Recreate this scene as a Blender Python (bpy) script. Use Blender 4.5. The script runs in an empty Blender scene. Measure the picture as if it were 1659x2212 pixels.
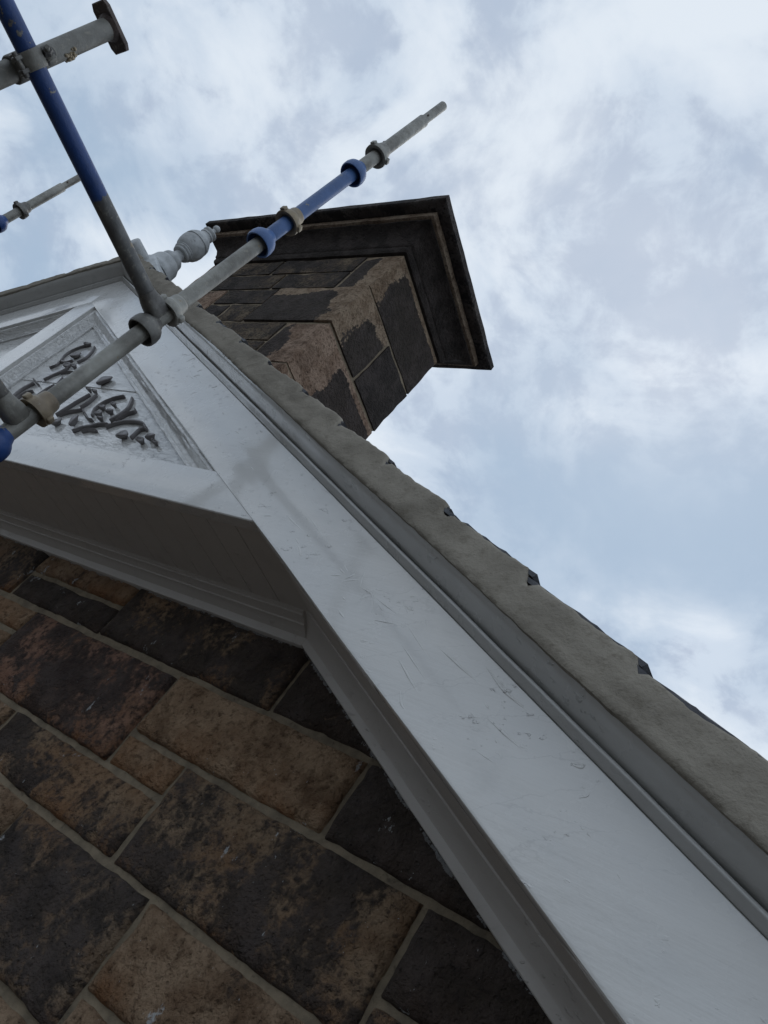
import bpy, bmesh, math, random
from mathutils import Vector, Matrix, noise
random.seed(7)
S = bpy.context.scene
COL = S.collection
R = math.radians

# ------------------------------------------------------------------ camera
cam_d = bpy.data.cameras.new('camera')
cam = bpy.data.objects.new('camera', cam_d)
COL.objects.link(cam)
yaw, pit, rol = R(-45.072), R(31.865), R(39.426)
fw = Vector((math.sin(yaw)*math.cos(pit), math.cos(yaw)*math.cos(pit), math.sin(pit)))
rt = Vector((math.cos(yaw), -math.sin(yaw), 0)); up = rt.cross(fw)
rt2 = math.cos(rol)*rt + math.sin(rol)*up
up2 = -math.sin(rol)*rt + math.cos(rol)*up
cam.matrix_world = Matrix((rt2, up2, -fw)).transposed().to_4x4()
cam_d.sensor_fit = 'VERTICAL'; cam_d.sensor_height = 24.0; cam_d.sensor_width = 24.0
cam_d.lens = 24.0*1640/2212
cam_d.clip_start = 0.02; cam_d.clip_end = 2000
S.camera = cam

# ------------------------------------------------------------------ world, sun, exposure
SUN_EL, SUN_AZ = R(52), R(335)       # azimuth of the sun measured from +Y towards +X
W = bpy.data.worlds.new('World'); S.world = W; W.use_nodes = True
nt = W.node_tree; N = nt.nodes; L = nt.links; N.clear()
def nd(t, **kw):
    n = N.new(t)
    for k, v in kw.items(): setattr(n, k, v)
    return n
def math_(op, a, b=None, c=None, clamp=False):
    n = N.new('ShaderNodeMath'); n.operation = op; n.use_clamp = clamp
    for i, v in enumerate((a, b, c)):
        if v is None: continue
        if isinstance(v, (int, float)): n.inputs[i].default_value = v
        else: L.new(v, n.inputs[i])
    return n.outputs[0]
def smooth(x, lo, hi):
    n = N.new('ShaderNodeMapRange'); n.interpolation_type = 'SMOOTHSTEP'
    L.new(x, n.inputs[0]); n.inputs[1].default_value = lo; n.inputs[2].default_value = hi
    return n.outputs[0]
def mixc(f, a, b):
    n = N.new('ShaderNodeMix'); n.data_type = 'RGBA'
    if isinstance(f, float): n.inputs[0].default_value = f
    else: L.new(f, n.inputs[0])
    for i, v in ((6, a), (7, b)):
        if isinstance(v, tuple): n.inputs[i].default_value = (*v, 1)
        else: L.new(v, n.inputs[i])
    return n.outputs[2]
tc = nd('ShaderNodeTexCoord'); sp = nd('ShaderNodeSeparateXYZ'); L.new(tc.outputs['Generated'], sp.inputs[0])
zc = math_('ADD', math_('MAXIMUM', sp.outputs[2], 0.0), 0.45)
cb = nd('ShaderNodeCombineXYZ')
L.new(math_('DIVIDE', sp.outputs[0], zc), cb.inputs[0]); L.new(math_('DIVIDE', sp.outputs[1], zc), cb.inputs[1])
pl = cb.outputs[0]
def nz(scale, det, rough, dist=0.0, off=(0, 0, 0)):
    m = nd('ShaderNodeMapping'); L.new(pl, m.inputs[0]); m.inputs['Location'].default_value = off
    n = nd('ShaderNodeTexNoise'); L.new(m.outputs[0], n.inputs['Vector'])
    n.inputs['Scale'].default_value = scale; n.inputs['Detail'].default_value = det
    n.inputs['Roughness'].default_value = rough; n.inputs['Distortion'].default_value = dist
    return n.outputs[0]
def blob(x, y, r):
    v = nd('ShaderNodeVectorMath', operation='DISTANCE'); L.new(pl, v.inputs[0]); v.inputs[1].default_value = (x, y, 0)
    return smooth(v.outputs['Value'], r, 0.0)
big = nz(2.4, 5, 0.50, 0.25, (3.1, 1.7, 0))
mid = nz(5.6, 8, 0.57, 0.40, (7.3, 2.2, 0))
fine = nz(16, 10, 0.62, 0.3, (1.3, 9.2, 0))
# where the cloud deck thins to blue grey: an open band towards +Y and a small one towards -X
def add(*v):
    o = v[0]
    for w in v[1:]: o = math_('ADD', o, w)
    return o
thin = add(*(math_('MULTIPLY', blob(x, y, r), w) for x, y, r, w in ((-0.34, 0.555, 0.24, 0.135), (-0.215, 0.65, 0.24, 0.135), (-0.14, 0.46, 0.22, 0.06), (-0.865, 0.09, 0.13, 0.13), (-0.83, 0.165, 0.10, 0.10), (-0.74, 0.20, 0.11, 0.09), (-1.0, 0.21, 0.10, 0.07))))
puff = math_('MULTIPLY', blob(-0.215, 0.765, 0.08), 0.16)
dens = math_('SUBTRACT', add(math_('MULTIPLY', big, 0.55), math_('MULTIPLY', mid, 0.40), math_('MULTIPLY', fine, 0.07), puff), thin)
cov = smooth(dens, 0.27, 0.55)
shade = smooth(add(math_('MULTIPLY', mid, 0.58), math_('MULTIPLY', fine, 0.44), math_('MULTIPLY', blob(-0.37, 0.21, 0.11), -0.09), math_('MULTIPLY', blob(-0.29, 0.31, 0.13), -0.03), math_('MULTIPLY', blob(-0.17, 0.40, 0.14), -0.03), math_('MULTIPLY', blob(-0.23, 0.48, 0.20), -0.04)), 0.425, 0.535)
soft = smooth(big, 0.36, 0.60)
ccol = mixc(shade, (0.415, 0.485, 0.605), (0.575, 0.66, 0.765))
ccol = mixc(math_('MULTIPLY', soft, 0.35), ccol, (0.635, 0.71, 0.80))
hi = smooth(add(math_('MULTIPLY', mid, 0.55), math_('MULTIPLY', big, 0.4), math_('MULTIPLY', fine, 0.06), math_('MULTIPLY', blob(-0.48, 0.20, 0.22), 0.05), math_('MULTIPLY', blob(-0.22, 0.52, 0.26), -0.07)), 0.49, 0.61)
ccol = mixc(hi, ccol, (0.72, 0.785, 0.855))
ccol = mixc(cov, (0.36, 0.47, 0.605), ccol)
sky = nd('ShaderNodeTexSky'); sky.sky_type = 'NISHITA'; sky.sun_disc = False
sky.sun_elevation = SUN_EL; sky.sun_rotation = SUN_AZ
b1 = nd('ShaderNodeBackground'); L.new(sky.outputs[0], b1.inputs[0]); b1.inputs[1].default_value = 0.08
b2 = nd('ShaderNodeBackground'); L.new(ccol, b2.inputs[0]); b2.inputs[1].default_value = 1.0
mx = nd('ShaderNodeMixShader'); mx.inputs[0].default_value = 0.92
L.new(b1.outputs[0], mx.inputs[1]); L.new(b2.outputs[0], mx.inputs[2])
wo = nd('ShaderNodeOutputWorld'); L.new(mx.outputs[0], wo.inputs[0])

sd = bpy.data.lights.new('sun', 'SUN'); sd.energy = 0.5; sd.angle = R(40); sd.color = (1, 0.97, 0.92)
so = bpy.data.objects.new('sun', sd); COL.objects.link(so)
sdir = Vector((math.sin(SUN_AZ)*math.cos(SUN_EL), math.cos(SUN_AZ)*math.cos(SUN_EL), math.sin(SUN_EL)))
so.rotation_euler = sdir.to_track_quat('Z', 'Y').to_euler()
S.view_settings.view_transform = 'Standard'; S.view_settings.look = 'None'
S.view_settings.exposure = 0.15; S.view_settings.gamma = 1
S.view_settings.use_curve_mapping = False

# ------------------------------------------------------------------ materials
class M:
    def __init__(s, name):
        s.m = bpy.data.materials.new(name); s.m.use_nodes = True
        s.n = s.m.node_tree.nodes; s.l = s.m.node_tree.links
        s.b = s.n['Principled BSDF']; s.tc = s.n.new('ShaderNodeTexCoord')
    def set(s, k, v):
        if hasattr(v, 'is_linked'): s.l.new(v, s.b.inputs[k])
        else: s.b.inputs[k].default_value = (*v, 1) if isinstance(v, tuple) else v
    def vec(s, scale=(1, 1, 1), rot=(0, 0, 0), src=None):
        m = s.n.new('ShaderNodeMapping'); s.l.new(src or s.tc.outputs['Object'], m.inputs[0])
        m.inputs['Scale'].default_value = scale; m.inputs['Rotation'].default_value = rot
        return m.outputs[0]
    def noise(s, sc, det=4, ro=0.55, dist=0, vec=None, out=0):
        n = s.n.new('ShaderNodeTexNoise'); s.l.new(vec or s.tc.outputs['Object'], n.inputs['Vector'])
        n.inputs['Scale'].default_value = sc; n.inputs['Detail'].default_value = det
        n.inputs['Roughness'].default_value = ro; n.inputs['Distortion'].default_value = dist
        return n.outputs[out]
    def vor(s, sc, feat='F1', vec=None, out='Distance', rnd=1.0):
        n = s.n.new('ShaderNodeTexVoronoi'); n.feature = feat
        s.l.new(vec or s.tc.outputs['Object'], n.inputs['Vector']); n.inputs['Scale'].default_value = sc
        n.inputs['Randomness'].default_value = rnd
        return n.outputs[out]
    def ma(s, op, a, b=None, c=None, clamp=False):
        n = s.n.new('ShaderNodeMath'); n.operation = op; n.use_clamp = clamp
        for i, v in enumerate((a, b, c)):
            if v is None: continue
            if isinstance(v, (int, float)): n.inputs[i].default_value = v
            else: s.l.new(v, n.inputs[i])
        return n.outputs[0]
    def sm(s, x, lo, hi, a=0.0, b=1.0):
        n = s.n.new('ShaderNodeMapRange'); n.interpolation_type = 'SMOOTHSTEP'
        s.l.new(x, n.inputs[0]); n.inputs[1].default_value = lo; n.inputs[2].default_value = hi
        n.inputs[3].default_value = a; n.inputs[4].default_value = b
        return n.outputs[0]
    def mix(s, f, a, b, mode='MIX'):
        n = s.n.new('ShaderNodeMix'); n.data_type = 'RGBA'; n.blend_type = mode
        if isinstance(f, (int, float)): n.inputs[0].default_value = f
        else: s.l.new(f, n.inputs[0])
        for i, v in ((6, a), (7, b)):
            if isinstance(v, tuple): n.inputs[i].default_value = (*v, 1)
            else: s.l.new(v, n.inputs[i])
        return n.outputs[2]
    def bump(s, h, dist=0.01, strength=1.0, prev=None):
        n = s.n.new('ShaderNodeBump'); s.l.new(h, n.inputs['Height'])
        n.inputs['Distance'].default_value = dist; n.inputs['Strength'].default_value = strength
        if prev is not None: s.l.new(prev, n.inputs['Normal'])
        return n.outputs[0]
    def obj(s, out): 
        n = s.n.new('ShaderNodeObjectInfo'); return n.outputs[out]
    def attr(s, name):
        n = s.n.new('ShaderNodeAttribute'); n.attribute_name = name; return n.outputs['Fac']

PITCH = math.atan(0.4955)
def paint(name, flake=0.0, base=(0.675, 0.668, 0.645), rough=0.26, wav=1.0, rot=PITCH, coat=1.0):
    m = M(name)
    v = m.vec((1, 1, 1), (0, rot, 0))               # x along the board
    va = m.vec((0.35, 1, 1), (0, rot, 0))
    dirt = m.noise(9, 6, 0.65)
    streak = m.noise(14, 5, 0.6, vec=m.vec((0.15, 1, 1), (0, rot, 0)))
    col = m.mix(m.sm(dirt, 0.5, 0.8), base, tuple(x*0.90 for x in base))
    col = m.mix(m.sm(streak, 0.55, 0.85, 0, 0.4), col, tuple(x*0.88 for x in base))
    # hairline cracks along the grain of the old timber, short and scattered
    wz = m.noise(26, 4, 0.6, vec=m.vec((0.5, 1, 1), (0, rot, 0)), out=1)
    gv = m.n.new('ShaderNodeVectorMath'); gv.operation = 'MULTIPLY_ADD'
    m.l.new(wz, gv.inputs[0]); gv.inputs[1].default_value = (0.05, 0.05, 0.05); m.l.new(m.vec((1, 1, 1), (0, rot, 0)), gv.inputs[2])
    mp = m.n.new('ShaderNodeMapping'); m.l.new(gv.outputs[0], mp.inputs[0]); mp.inputs['Scale'].default_value = (0.16, 1, 1.0)
    cr = m.vor(17, 'DISTANCE_TO_EDGE', vec=mp.outputs[0])
    crm = m.ma('MULTIPLY', m.sm(cr, 0.020, 0.0), m.sm(m.noise(6.5, 4, 0.6, vec=m.vec((0.5, 1, 1), (0, rot, 0))), 0.53, 0.60))
    m.set('Base Color', m.mix(m.ma('MULTIPLY', crm, 0.20), col, (0.30, 0.30, 0.29)))
    m.set('Roughness', m.sm(m.noise(5, 5, 0.6), 0.3, 0.75, rough-0.06, rough+0.10))
    m.set('Coat Weight', coat); m.set('Coat Roughness', 0.10)
    nrm = m.bump(m.noise(5, 2, 0.45, vec=va), 0.018*wav, 0.8)
    nrm = m.bump(m.noise(46, 4, 0.6, vec=m.vec((0.035, 1, 1), (0, rot, 0))), 0.0010*wav, 0.8, nrm)
    nrm = m.bump(m.noise(120, 3, 0.6, vec=va), 0.0004*wav, 0.7, nrm)
    nrm = m.bump(m.noise(34, 3, 0.55), 0.0010*wav, 0.7, nrm)
    nrm = m.bump(crm, 0.0034, -1.0, nrm)
    # knocks, flakes and filler marks left under the new coat, in patches
    patch = m.sm(m.noise(4.2, 4, 0.6), 0.47, 0.58)
    knock = m.sm(m.noise(52, 4, 0.65, vec=m.vec((0.6, 1, 1), (0, rot, 0))), 0.60, 0.66)
    nrm = m.bump(m.ma('MULTIPLY', knock, patch), 0.0017, 1.0, nrm)
    if flake:
        fl = m.noise(24, 6, 0.7, dist=1.2, vec=m.vec((0.30, 1, 1.7), (0, -0.08, 0)))
        fl2 = m.noise(60, 5, 0.7, vec=m.vec((0.35, 1, 1.6), (0, -0.08, 0)))
        nrm = m.bump(m.sm(fl, 0.485, 0.515), 0.0050*flake, 1.0, nrm)
        fl3 = m.noise(31, 6, 0.7, dist=1.5, vec=m.vec((0.26, 1, 1.9), (0, -0.05, 0)))
        nrm = m.bump(m.sm(fl3, 0.485, 0.515), 0.0045*flake, 1.0, nrm)
        nrm = m.bump(m.sm(fl2, 0.42, 0.60), 0.0007*flake, 1.0, nrm)
    m.set('Normal', nrm)
    return m.m
P_BOARD = paint('white_gloss_paint')
P_FLAT = paint('white_gloss_paint_level', rot=0.0)
P_FLAKE = paint('white_paint_over_flaking', flake=0.17, rot=0.0, rough=0.3)
P_MOULD = paint('white_paint_moulding', rough=0.24)
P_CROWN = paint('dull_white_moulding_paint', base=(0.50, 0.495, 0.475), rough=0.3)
CARVE = paint('shade_toned_carving_paint', base=(0.155, 0.143, 0.143), rough=0.42, rot=0.0, coat=0.15)  # white relief toned dark all over, standing in for its shaded side walls
P_PMOULD = paint('white_paint_panel_moulding', flake=0.2, rough=0.26)
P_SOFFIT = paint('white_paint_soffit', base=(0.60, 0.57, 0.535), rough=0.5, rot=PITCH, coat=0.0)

def stone_mat(name, edge=False, soft=False):
    m = M(name)
    n1 = m.noise(3.2, 8, 0.62, 0.3); n2 = m.noise(11, 7, 0.65); n3 = m.noise(60, 4, 0.6); n4 = m.noise(170, 2, 0.5)
    base = m.obj('Color'); soot = m.obj('Alpha')
    nb = m.noise(6.5, 7, 0.68, 0.6)
    col = m.mix(m.sm(n2, 0.35, 0.70), base, m.mix(1.0, base, (0.58, 0.52, 0.48), 'MULTIPLY'))
    col = m.mix(m.sm(m.noise(2.6, 6, 0.62, 0.4), 0.50, 0.66, 0, (0.15 if edge else 0.42)), col, (0.20, 0.145, 0.105) if edge else (0.235, 0.128, 0.066))
    col = m.mix(m.sm(nb, 0.50, 0.64, 0, 0.65), col, m.mix(1.0, col, (0.42, 0.38, 0.36), 'MULTIPLY'))
    col = m.mix(m.sm(n3, 0.48, 0.70, 0, 0.75), col, m.mix(1.0, col, (0.33, 0.30, 0.28), 'MULTIPLY'))
    if not edge:      # rust coloured weathering along the lower arris
        lo = m.ma('MULTIPLY', m.attr('low'), m.sm(m.noise(7, 5, 0.65), 0.40, 0.62))
        col = m.mix(m.ma('MULTIPLY', lo, 0.8), col, (0.20, 0.085, 0.032))
    # black crust
    sv = m.ma('ADD', m.ma('MULTIPLY', n1, 0.65), m.ma('MULTIPLY', nb, 0.45))
    sv = m.ma('ADD', sv, m.ma('MULTIPLY', m.ma('SUBTRACT', n3, 0.5), 0.30))
    sv = m.ma('ADD', sv, m.ma('SUBTRACT', soot, 0.5))
    if edge:
        e = m.attr('wear')
        sv = m.ma('SUBTRACT', sv, m.ma('MULTIPLY', e, 0.9))
        mask = m.sm(sv, *((0.44, 0.66) if soft else (0.50, 0.56)))
    else:
        mask = m.sm(sv, 0.51, 0.64)
    crust = m.mix(m.sm(n2, 0.4, 0.65), (0.024, 0.022, 0.022), (0.066, 0.056, 0.053))
    col = m.mix(m.ma('MULTIPLY', mask, 0.90 if edge else 0.84), col, crust)
    if not edge:
        # spatters and runs of white paint
        sp = m.noise(13, 6, 0.72, vec=m.vec((1.0, 1, 0.42), (0, 0.25, 0)))
        msk = m.ma('MULTIPLY', m.sm(sp, 0.635, 0.66), m.sm(n3, 0.40, 0.52))
        dots = m.ma('MULTIPLY', m.sm(m.noise(95, 3, 0.6), 0.715, 0.735), m.sm(m.noise(5.5, 4), 0.47, 0.57))
        # paint slopped over the stone along the edge of the boards
        s3 = m.n.new('ShaderNodeSeparateXYZ'); m.l.new(m.tc.outputs['Object'], s3.inputs[0])
        pr = m.ma('ADD', m.ma('MULTIPLY', m.ma('SUBTRACT', s3.outputs[0], -3.43), math.sin(PITCH)), m.ma('MULTIPLY', m.ma('SUBTRACT', s3.outputs[2], 1.8245), math.cos(PITCH)))
        ed = m.ma('MAXIMUM', m.sm(pr, -0.080, -0.064), m.sm(s3.outputs[2], 0.697, 0.714))
        slop = m.sm(m.ma('ADD', m.ma('MULTIPLY', ed, 0.34), m.ma('ADD', m.ma('MULTIPLY', m.noise(60, 4, 0.7), 0.45), m.ma('MULTIPLY', m.noise(11, 4, 0.6), 0.55))), 0.83, 0.86)
        msk = m.ma('MAXIMUM', msk, m.ma('MULTIPLY', slop, 0.6))
        col = m.mix(m.ma('MULTIPLY', m.ma('MAXIMUM', msk, dots), 0.8), col, (0.42, 0.43, 0.43))
    m.set('Base Color', col); m.set('Roughness', 0.92); m.set('Specular IOR Level', 0.2)
    nrm = m.bump(n2, 0.016, 0.9)
    nrm = m.bump(nb, 0.014, 0.9, nrm)
    nrm = m.bump(n3, 0.014, 1.0, nrm)
    nrm = m.bump(n4, 0.004, 1.0, nrm)
    pits = m.sm(m.vor(60), 0.12, 0.26)
    nrm = m.bump(pits, 0.004, 0.8, nrm)
    m.set('Normal', nrm)
    return m.m
STONE = stone_mat('weathered_sandstone')
STONE_C = stone_mat('sooty_sandstone', True)
STONE_G = stone_mat('grimy_sandstone', True, True)

def mortar_mat(name, a, b):
    m = M(name)
    n1 = m.noise(18, 6, 0.65); n2 = m.noise(110, 4, 0.6)
    c = m.mix(m.sm(n1, 0.35, 0.7), a, b)
    c = m.mix(m.sm(m.noise(45, 3), 0.62, 0.72, 0, 0.6), c, (0.08, 0.065, 0.05))
    m.set('Base Color', c); m.set('Roughness', 0.95); m.set('Specular IOR Level', 0.2)
    nrm = m.bump(n1, 0.01, 0.8); nrm = m.bump(n2, 0.003, 0.9, nrm); m.set('Normal', nrm)
    return m.m
MORTAR = mortar_mat('lime_mortar', (0.245, 0.198, 0.138), (0.145, 0.12, 0.087))
MORTAR_C = mortar_mat('pale_chimney_mortar', (0.30, 0.245, 0.175), (0.20, 0.162, 0.118))
def cement_mat():
    m = M('cement_verge')
    n1 = m.noise(5, 7, 0.62, 0.4); n2 = m.noise(34, 6, 0.7); n3 = m.noise(150, 3, 0.6)
    c = m.mix(m.sm(n1, 0.35, 0.68), (0.285, 0.258, 0.214), (0.185, 0.166, 0.136))
    c = m.mix(m.sm(n2, 0.50, 0.75, 0, 0.7), c, (0.15, 0.13, 0.10))
    m.set('Base Color', c); m.set('Roughness', 0.95); m.set('Specular IOR Level', 0.15)
    nrm = m.bump(n1, 0.012, 0.7); nrm = m.bump(n2, 0.0045, 0.9, nrm); nrm = m.bump(n3, 0.0016, 1.0, nrm)
    m.set('Normal', nrm); return m.m
CEMENT = cement_mat()
def slate_mat():
    m = M('roof_slate')
    n = m.noise(14, 6, 0.65); r = m.obj('Random')
    c = m.mix(m.sm(n, 0.35, 0.7), (0.045, 0.05, 0.06), (0.085, 0.088, 0.095))
    c = m.mix(m.ma('MULTIPLY', r, 0.5), c, (0.06, 0.055, 0.065))
    m.set('Base Color', c); m.set('Roughness', 0.6)
    m.set('Normal', m.bump(m.noise(70, 5, 0.65), 0.004, 0.8)); return m.m
SLATE = slate_mat()
def steel_mat(name, base=(0.32, 0.315, 0.285), dark=(0.165, 0.158, 0.14), blue=None):
    m = M(name)
    n1 = m.noise(9, 6, 0.62); n2 = m.noise(55, 5, 0.6); n3 = m.noise(220, 3)
    c = m.mix(m.sm(n1, 0.36, 0.66), base, dark)
    c = m.mix(m.sm(n2, 0.56, 0.72, 0, 0.55), c, (0.36, 0.34, 0.29))
    c = m.mix(m.sm(m.noise(26, 5, 0.7), 0.63, 0.70, 0, 0.75), c, (0.30, 0.235, 0.15))     # mortar and rust stains
    metal = 0.35; rough = 0.5
    if blue:
        wear = m.ma('ADD', m.ma('MULTIPLY', n1, 0.5), m.ma('MULTIPLY', n2, 0.5))
        worn = m.sm(wear, blue[1], blue[1]+0.03)
        if blue[2] is not None:          # paint stops at a worn line across the tube
            s = m.n.new('ShaderNodeSeparateXYZ'); m.l.new(m.tc.outputs['Object'], s.inputs[0])
            y = m.ma('ADD', s.outputs[1], m.ma('MULTIPLY', m.ma('SUBTRACT', n2, 0.5), 0.05))
            worn = m.ma('MAXIMUM', worn, m.sm(y, blue[2]-0.003, blue[2]+0.003))
        bc = m.mix(m.sm(n1, 0.35, 0.7), blue[0], tuple(x*0.7 for x in blue[0]))
        c = m.mix(worn, bc, c)
        m.set('Metallic', m.ma('MULTIPLY', worn, metal)); m.set('Roughness', m.sm(worn, 0, 1, 0.42, 0.5))
    else:
        m.set('Metallic', metal); m.set('Roughness', m.sm(n2, 0.3, 0.7, 0.42, 0.62))
    m.set('Base Color', c)
    nrm = m.bump(n1, 0.003, 0.5); nrm = m.bump(n2, 0.0018, 0.8, nrm); nrm = m.bump(n3, 0.0004, 0.8, nrm)
    m.set('Normal', nrm); return m.m
STEEL = steel_mat('galvanised_steel')
STEEL_D = steel_mat('grimy_steel', (0.20, 0.195, 0.18), (0.10, 0.095, 0.09))
STEEL_M = steel_mat('dull_steel', (0.215, 0.21, 0.19), (0.115, 0.11, 0.098))
STEEL_R = steel_mat('rusty_steel', (0.11, 0.085, 0.075), (0.06, 0.05, 0.048))
BRASSY = steel_mat('cement_stained_steel', (0.33, 0.27, 0.18), (0.20, 0.16, 0.115))
BLUE = steel_mat('blue_paint', blue=((0.020, 0.070, 0.25), 0.60, None))
BLUE_L = steel_mat('faded_blue_paint', blue=((0.070, 0.150, 0.36), 0.62, None))
BLUE_T = steel_mat('half_painted_tube', (0.155, 0.155, 0.15), (0.085, 0.085, 0.085), blue=((0.020, 0.062, 0.215), 0.60, 0.352))
def finial_mat():
    m = M('grey_painted_timber')
    n = m.noise(20, 6, 0.65)
    cr = m.ma('MULTIPLY', m.sm(m.noise(38, 5, 0.7, 0.8), 0.60, 0.66), m.sm(m.noise(11, 3), 0.50, 0.60))
    c = m.mix(m.sm(n, 0.4, 0.7), (0.47, 0.485, 0.49), (0.34, 0.355, 0.36))
    c = m.mix(m.ma('MULTIPLY', cr, 0.9), c, (0.06, 0.05, 0.045))
    m.set('Base Color', c); m.set('Roughness', 0.55)
    nrm = m.bump(n, 0.006, 0.7); nrm = m.bump(cr, 0.004, -1, nrm); m.set('Normal', nrm); return m.m
FINIAL = finial_mat()
def ground_mat():
    m = M('yard_ground')
    c = m.mix(m.sm(m.noise(0.6, 6), 0.35, 0.7), (0.085, 0.075, 0.065), (0.06, 0.055, 0.05))
    m.set('Base Color', c); m.set('Roughness', 0.95); m.set('Normal', m.bump(m.noise(12, 5), 0.02)); return m.m
GROUND = ground_mat()
WOOD = mortar_mat('scaffold_timber', (0.26, 0.19, 0.12), (0.18, 0.13, 0.085))

# ------------------------------------------------------------------ helpers
PARENT_MW = {}
def link(o, parent=None):
    COL.objects.link(o)
    if parent is not None:
        o.parent = parent; o.matrix_parent_inverse = PARENT_MW.get(parent, Matrix()).inverted()
    return o
def empty(name, loc, label, cat, group=None):
    o = bpy.data.objects.new(name, None); o.empty_display_size = 0.1; o.location = loc
    COL.objects.link(o); PARENT_MW[o] = Matrix.Translation(loc)
    o['label'] = label; o['category'] = cat
    if group: o['group'] = group
    return o
def mesh_obj(name, bm, mat, parent=None, smooth=None, label=None, recalc=True):
    if recalc: bmesh.ops.recalc_face_normals(bm, faces=bm.faces)
    me = bpy.data.meshes.new(name); bm.to_mesh(me); bm.free()
    for m in (mat if isinstance(mat, (list, tuple)) else [mat]): me.materials.append(m)
    if smooth is not None:
        me.polygons.foreach_set('use_smooth', [True]*len(me.polygons))
        try: me.set_sharp_from_angle(angle=R(smooth))
        except Exception: pass
    o = bpy.data.objects.new(name, me); link(o, parent)
    if label: o['label'] = label
    return o
def add_loft(bm, rings, closed=True, caps=True):
    vs = [[bm.verts.new(p) for p in r] for r in rings]
    n = len(rings[0])
    for a, b in zip(vs, vs[1:]):
        for i in range(n if closed else n-1):
            j = (i+1) % n
            bm.faces.new((a[i], a[j], b[j], b[i]))
    if caps and closed:
        bm.faces.new(list(reversed(vs[0]))); bm.faces.new(vs[-1])
    return vs
def add_lathe(bm, prof, org, axis=(0, 0, 1), seg=32, caps=False, jit=0.0):
    ax = Vector(axis).normalized(); q = Vector((0, 0, 1)).rotation_difference(ax).to_matrix(); org = Vector(org)
    rings = []
    for r, z in prof:
        ring = []
        for i in range(seg):
            a = 2*math.pi*i/seg
            p = org + q @ Vector((r*math.cos(a), r*math.sin(a), z))
            if jit: p += ax.orthogonal()*0 + q @ Vector((math.cos(a), math.sin(a), 0))*noise.noise(p*30)*jit
            ring.append(p)
        rings.append(ring)
    add_loft(bm, rings, True, caps)
def tube_bm(bm, a, b, r, seg=28, wall=0.0035):
    a, b = Vector(a), Vector(b); ax = b-a; ln = ax.length
    # hollow ends, so a cut end reads as a pipe
    prof = [(r-wall, 0.08), (r-wall, 0.0), (r-0.0006, 0.0), (r, 0.0012)]
    k = max(2, int(ln/0.08))
    prof += [(r, 0.0012+(ln-0.0024)*i/k) for i in range(1, k+1)]
    prof += [(r-0.0006, ln), (r-wall, ln), (r-wall, ln-0.08)]
    add_lathe(bm, prof, a, ax, seg)
def add_box(bm, c, size, mat3=None, bev=0.0):
    c = Vector(c); hx, hy, hz = (s/2 for s in size)
    m3 = mat3 or Matrix.Identity(3)
    vs = [bm.verts.new(c + m3 @ Vector((x*hx, y*hy, z*hz))) for x in (-1, 1) for y in (-1, 1) for z in (-1, 1)]
    fs = [bm.faces.new([vs[i] for i in f]) for f in ((0, 1, 3, 2), (4, 6, 7, 5), (0, 4, 5, 1), (2, 3, 7, 6), (0, 2, 6, 4), (1, 5, 7, 3))]
    if bev:
        es = list({e for f in fs for e in f.edges})
        bmesh.ops.bevel(bm, geom=es, offset=bev, segments=2, affect='EDGES', profile=0.5)

# ------------------------------------------------------------------ ground
GZ = -6.5
bm = bmesh.new(); add_box(bm, (0, 0, GZ-0.15), (1600, 1600, 0.3))
g = mesh_obj('ground', bm, GROUND); g['kind'] = 'structure'; g['label'] = 'earthy yard ground at the foot of the scaffold and house'

# ------------------------------------------------------------------ house frame of reference
XA, TN = -3.43, 0.4955
CT, ST = math.cos(PITCH), math.sin(PITCH)
ZB = 0.776 + TN*(-1.314-XA)        # apex of the line along the lower edge of the rake boards
def rk(side, s, p, y):
    """s down the slope from the apex, p square to it, y outwards"""
    return Vector((XA + side*(s*CT + p*ST), y, ZB - s*ST + p*CT))
house = empty('stone_house', (XA, 3.5, GZ), 'dark sandstone gable house with white painted bargeboards, carved pediment panel and chimney', 'house')
S_END = 5.6

def sweep(name, side, prof, mat, s0=None, s1=S_END, step=None, jitter=None, smooth=35, parent=house, label=None, ins=1):
    """closed profile [(p,y)] swept along a rake from the mitre at the apex (s0=None) or from s0"""
    bm = bmesh.new(); n = 2 if step is None else max(2, int((s1-(s0 or 0))/step))
    rings = []
    for i in range(n+1):
        t = i/n; ring = []
        for k, (p, y) in enumerate(prof):
            a = (-p*TN if s0 is None else s0)
            s = a + (s1-a)*t
            v = rk(side, s, p, y)
            if jitter: v = jitter(side, s, p, y, k)
            ring.append(v)
        rings.append(ring)
    add_loft(bm, rings)
    return mesh_obj(name, bm, mat, parent, smooth, label)

def catmull(pts, n=6):
    P = [Vector(p) for p in pts]; P = [2*P[0]-P[1]] + P + [2*P[-1]-P[-2]]; out = []
    for i in range(1, len(P)-2):
        for j in range(n):
            t = j/n
            out.append(0.5*((2*P[i]) + (P[i+1]-P[i-1])*t + (2*P[i-1]-5*P[i]+4*P[i+1]-P[i+2])*t*t + (3*P[i]-P[i-1]-3*P[i+1]+P[i+2])*t**3))
    return out + [P[-2]]

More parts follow.
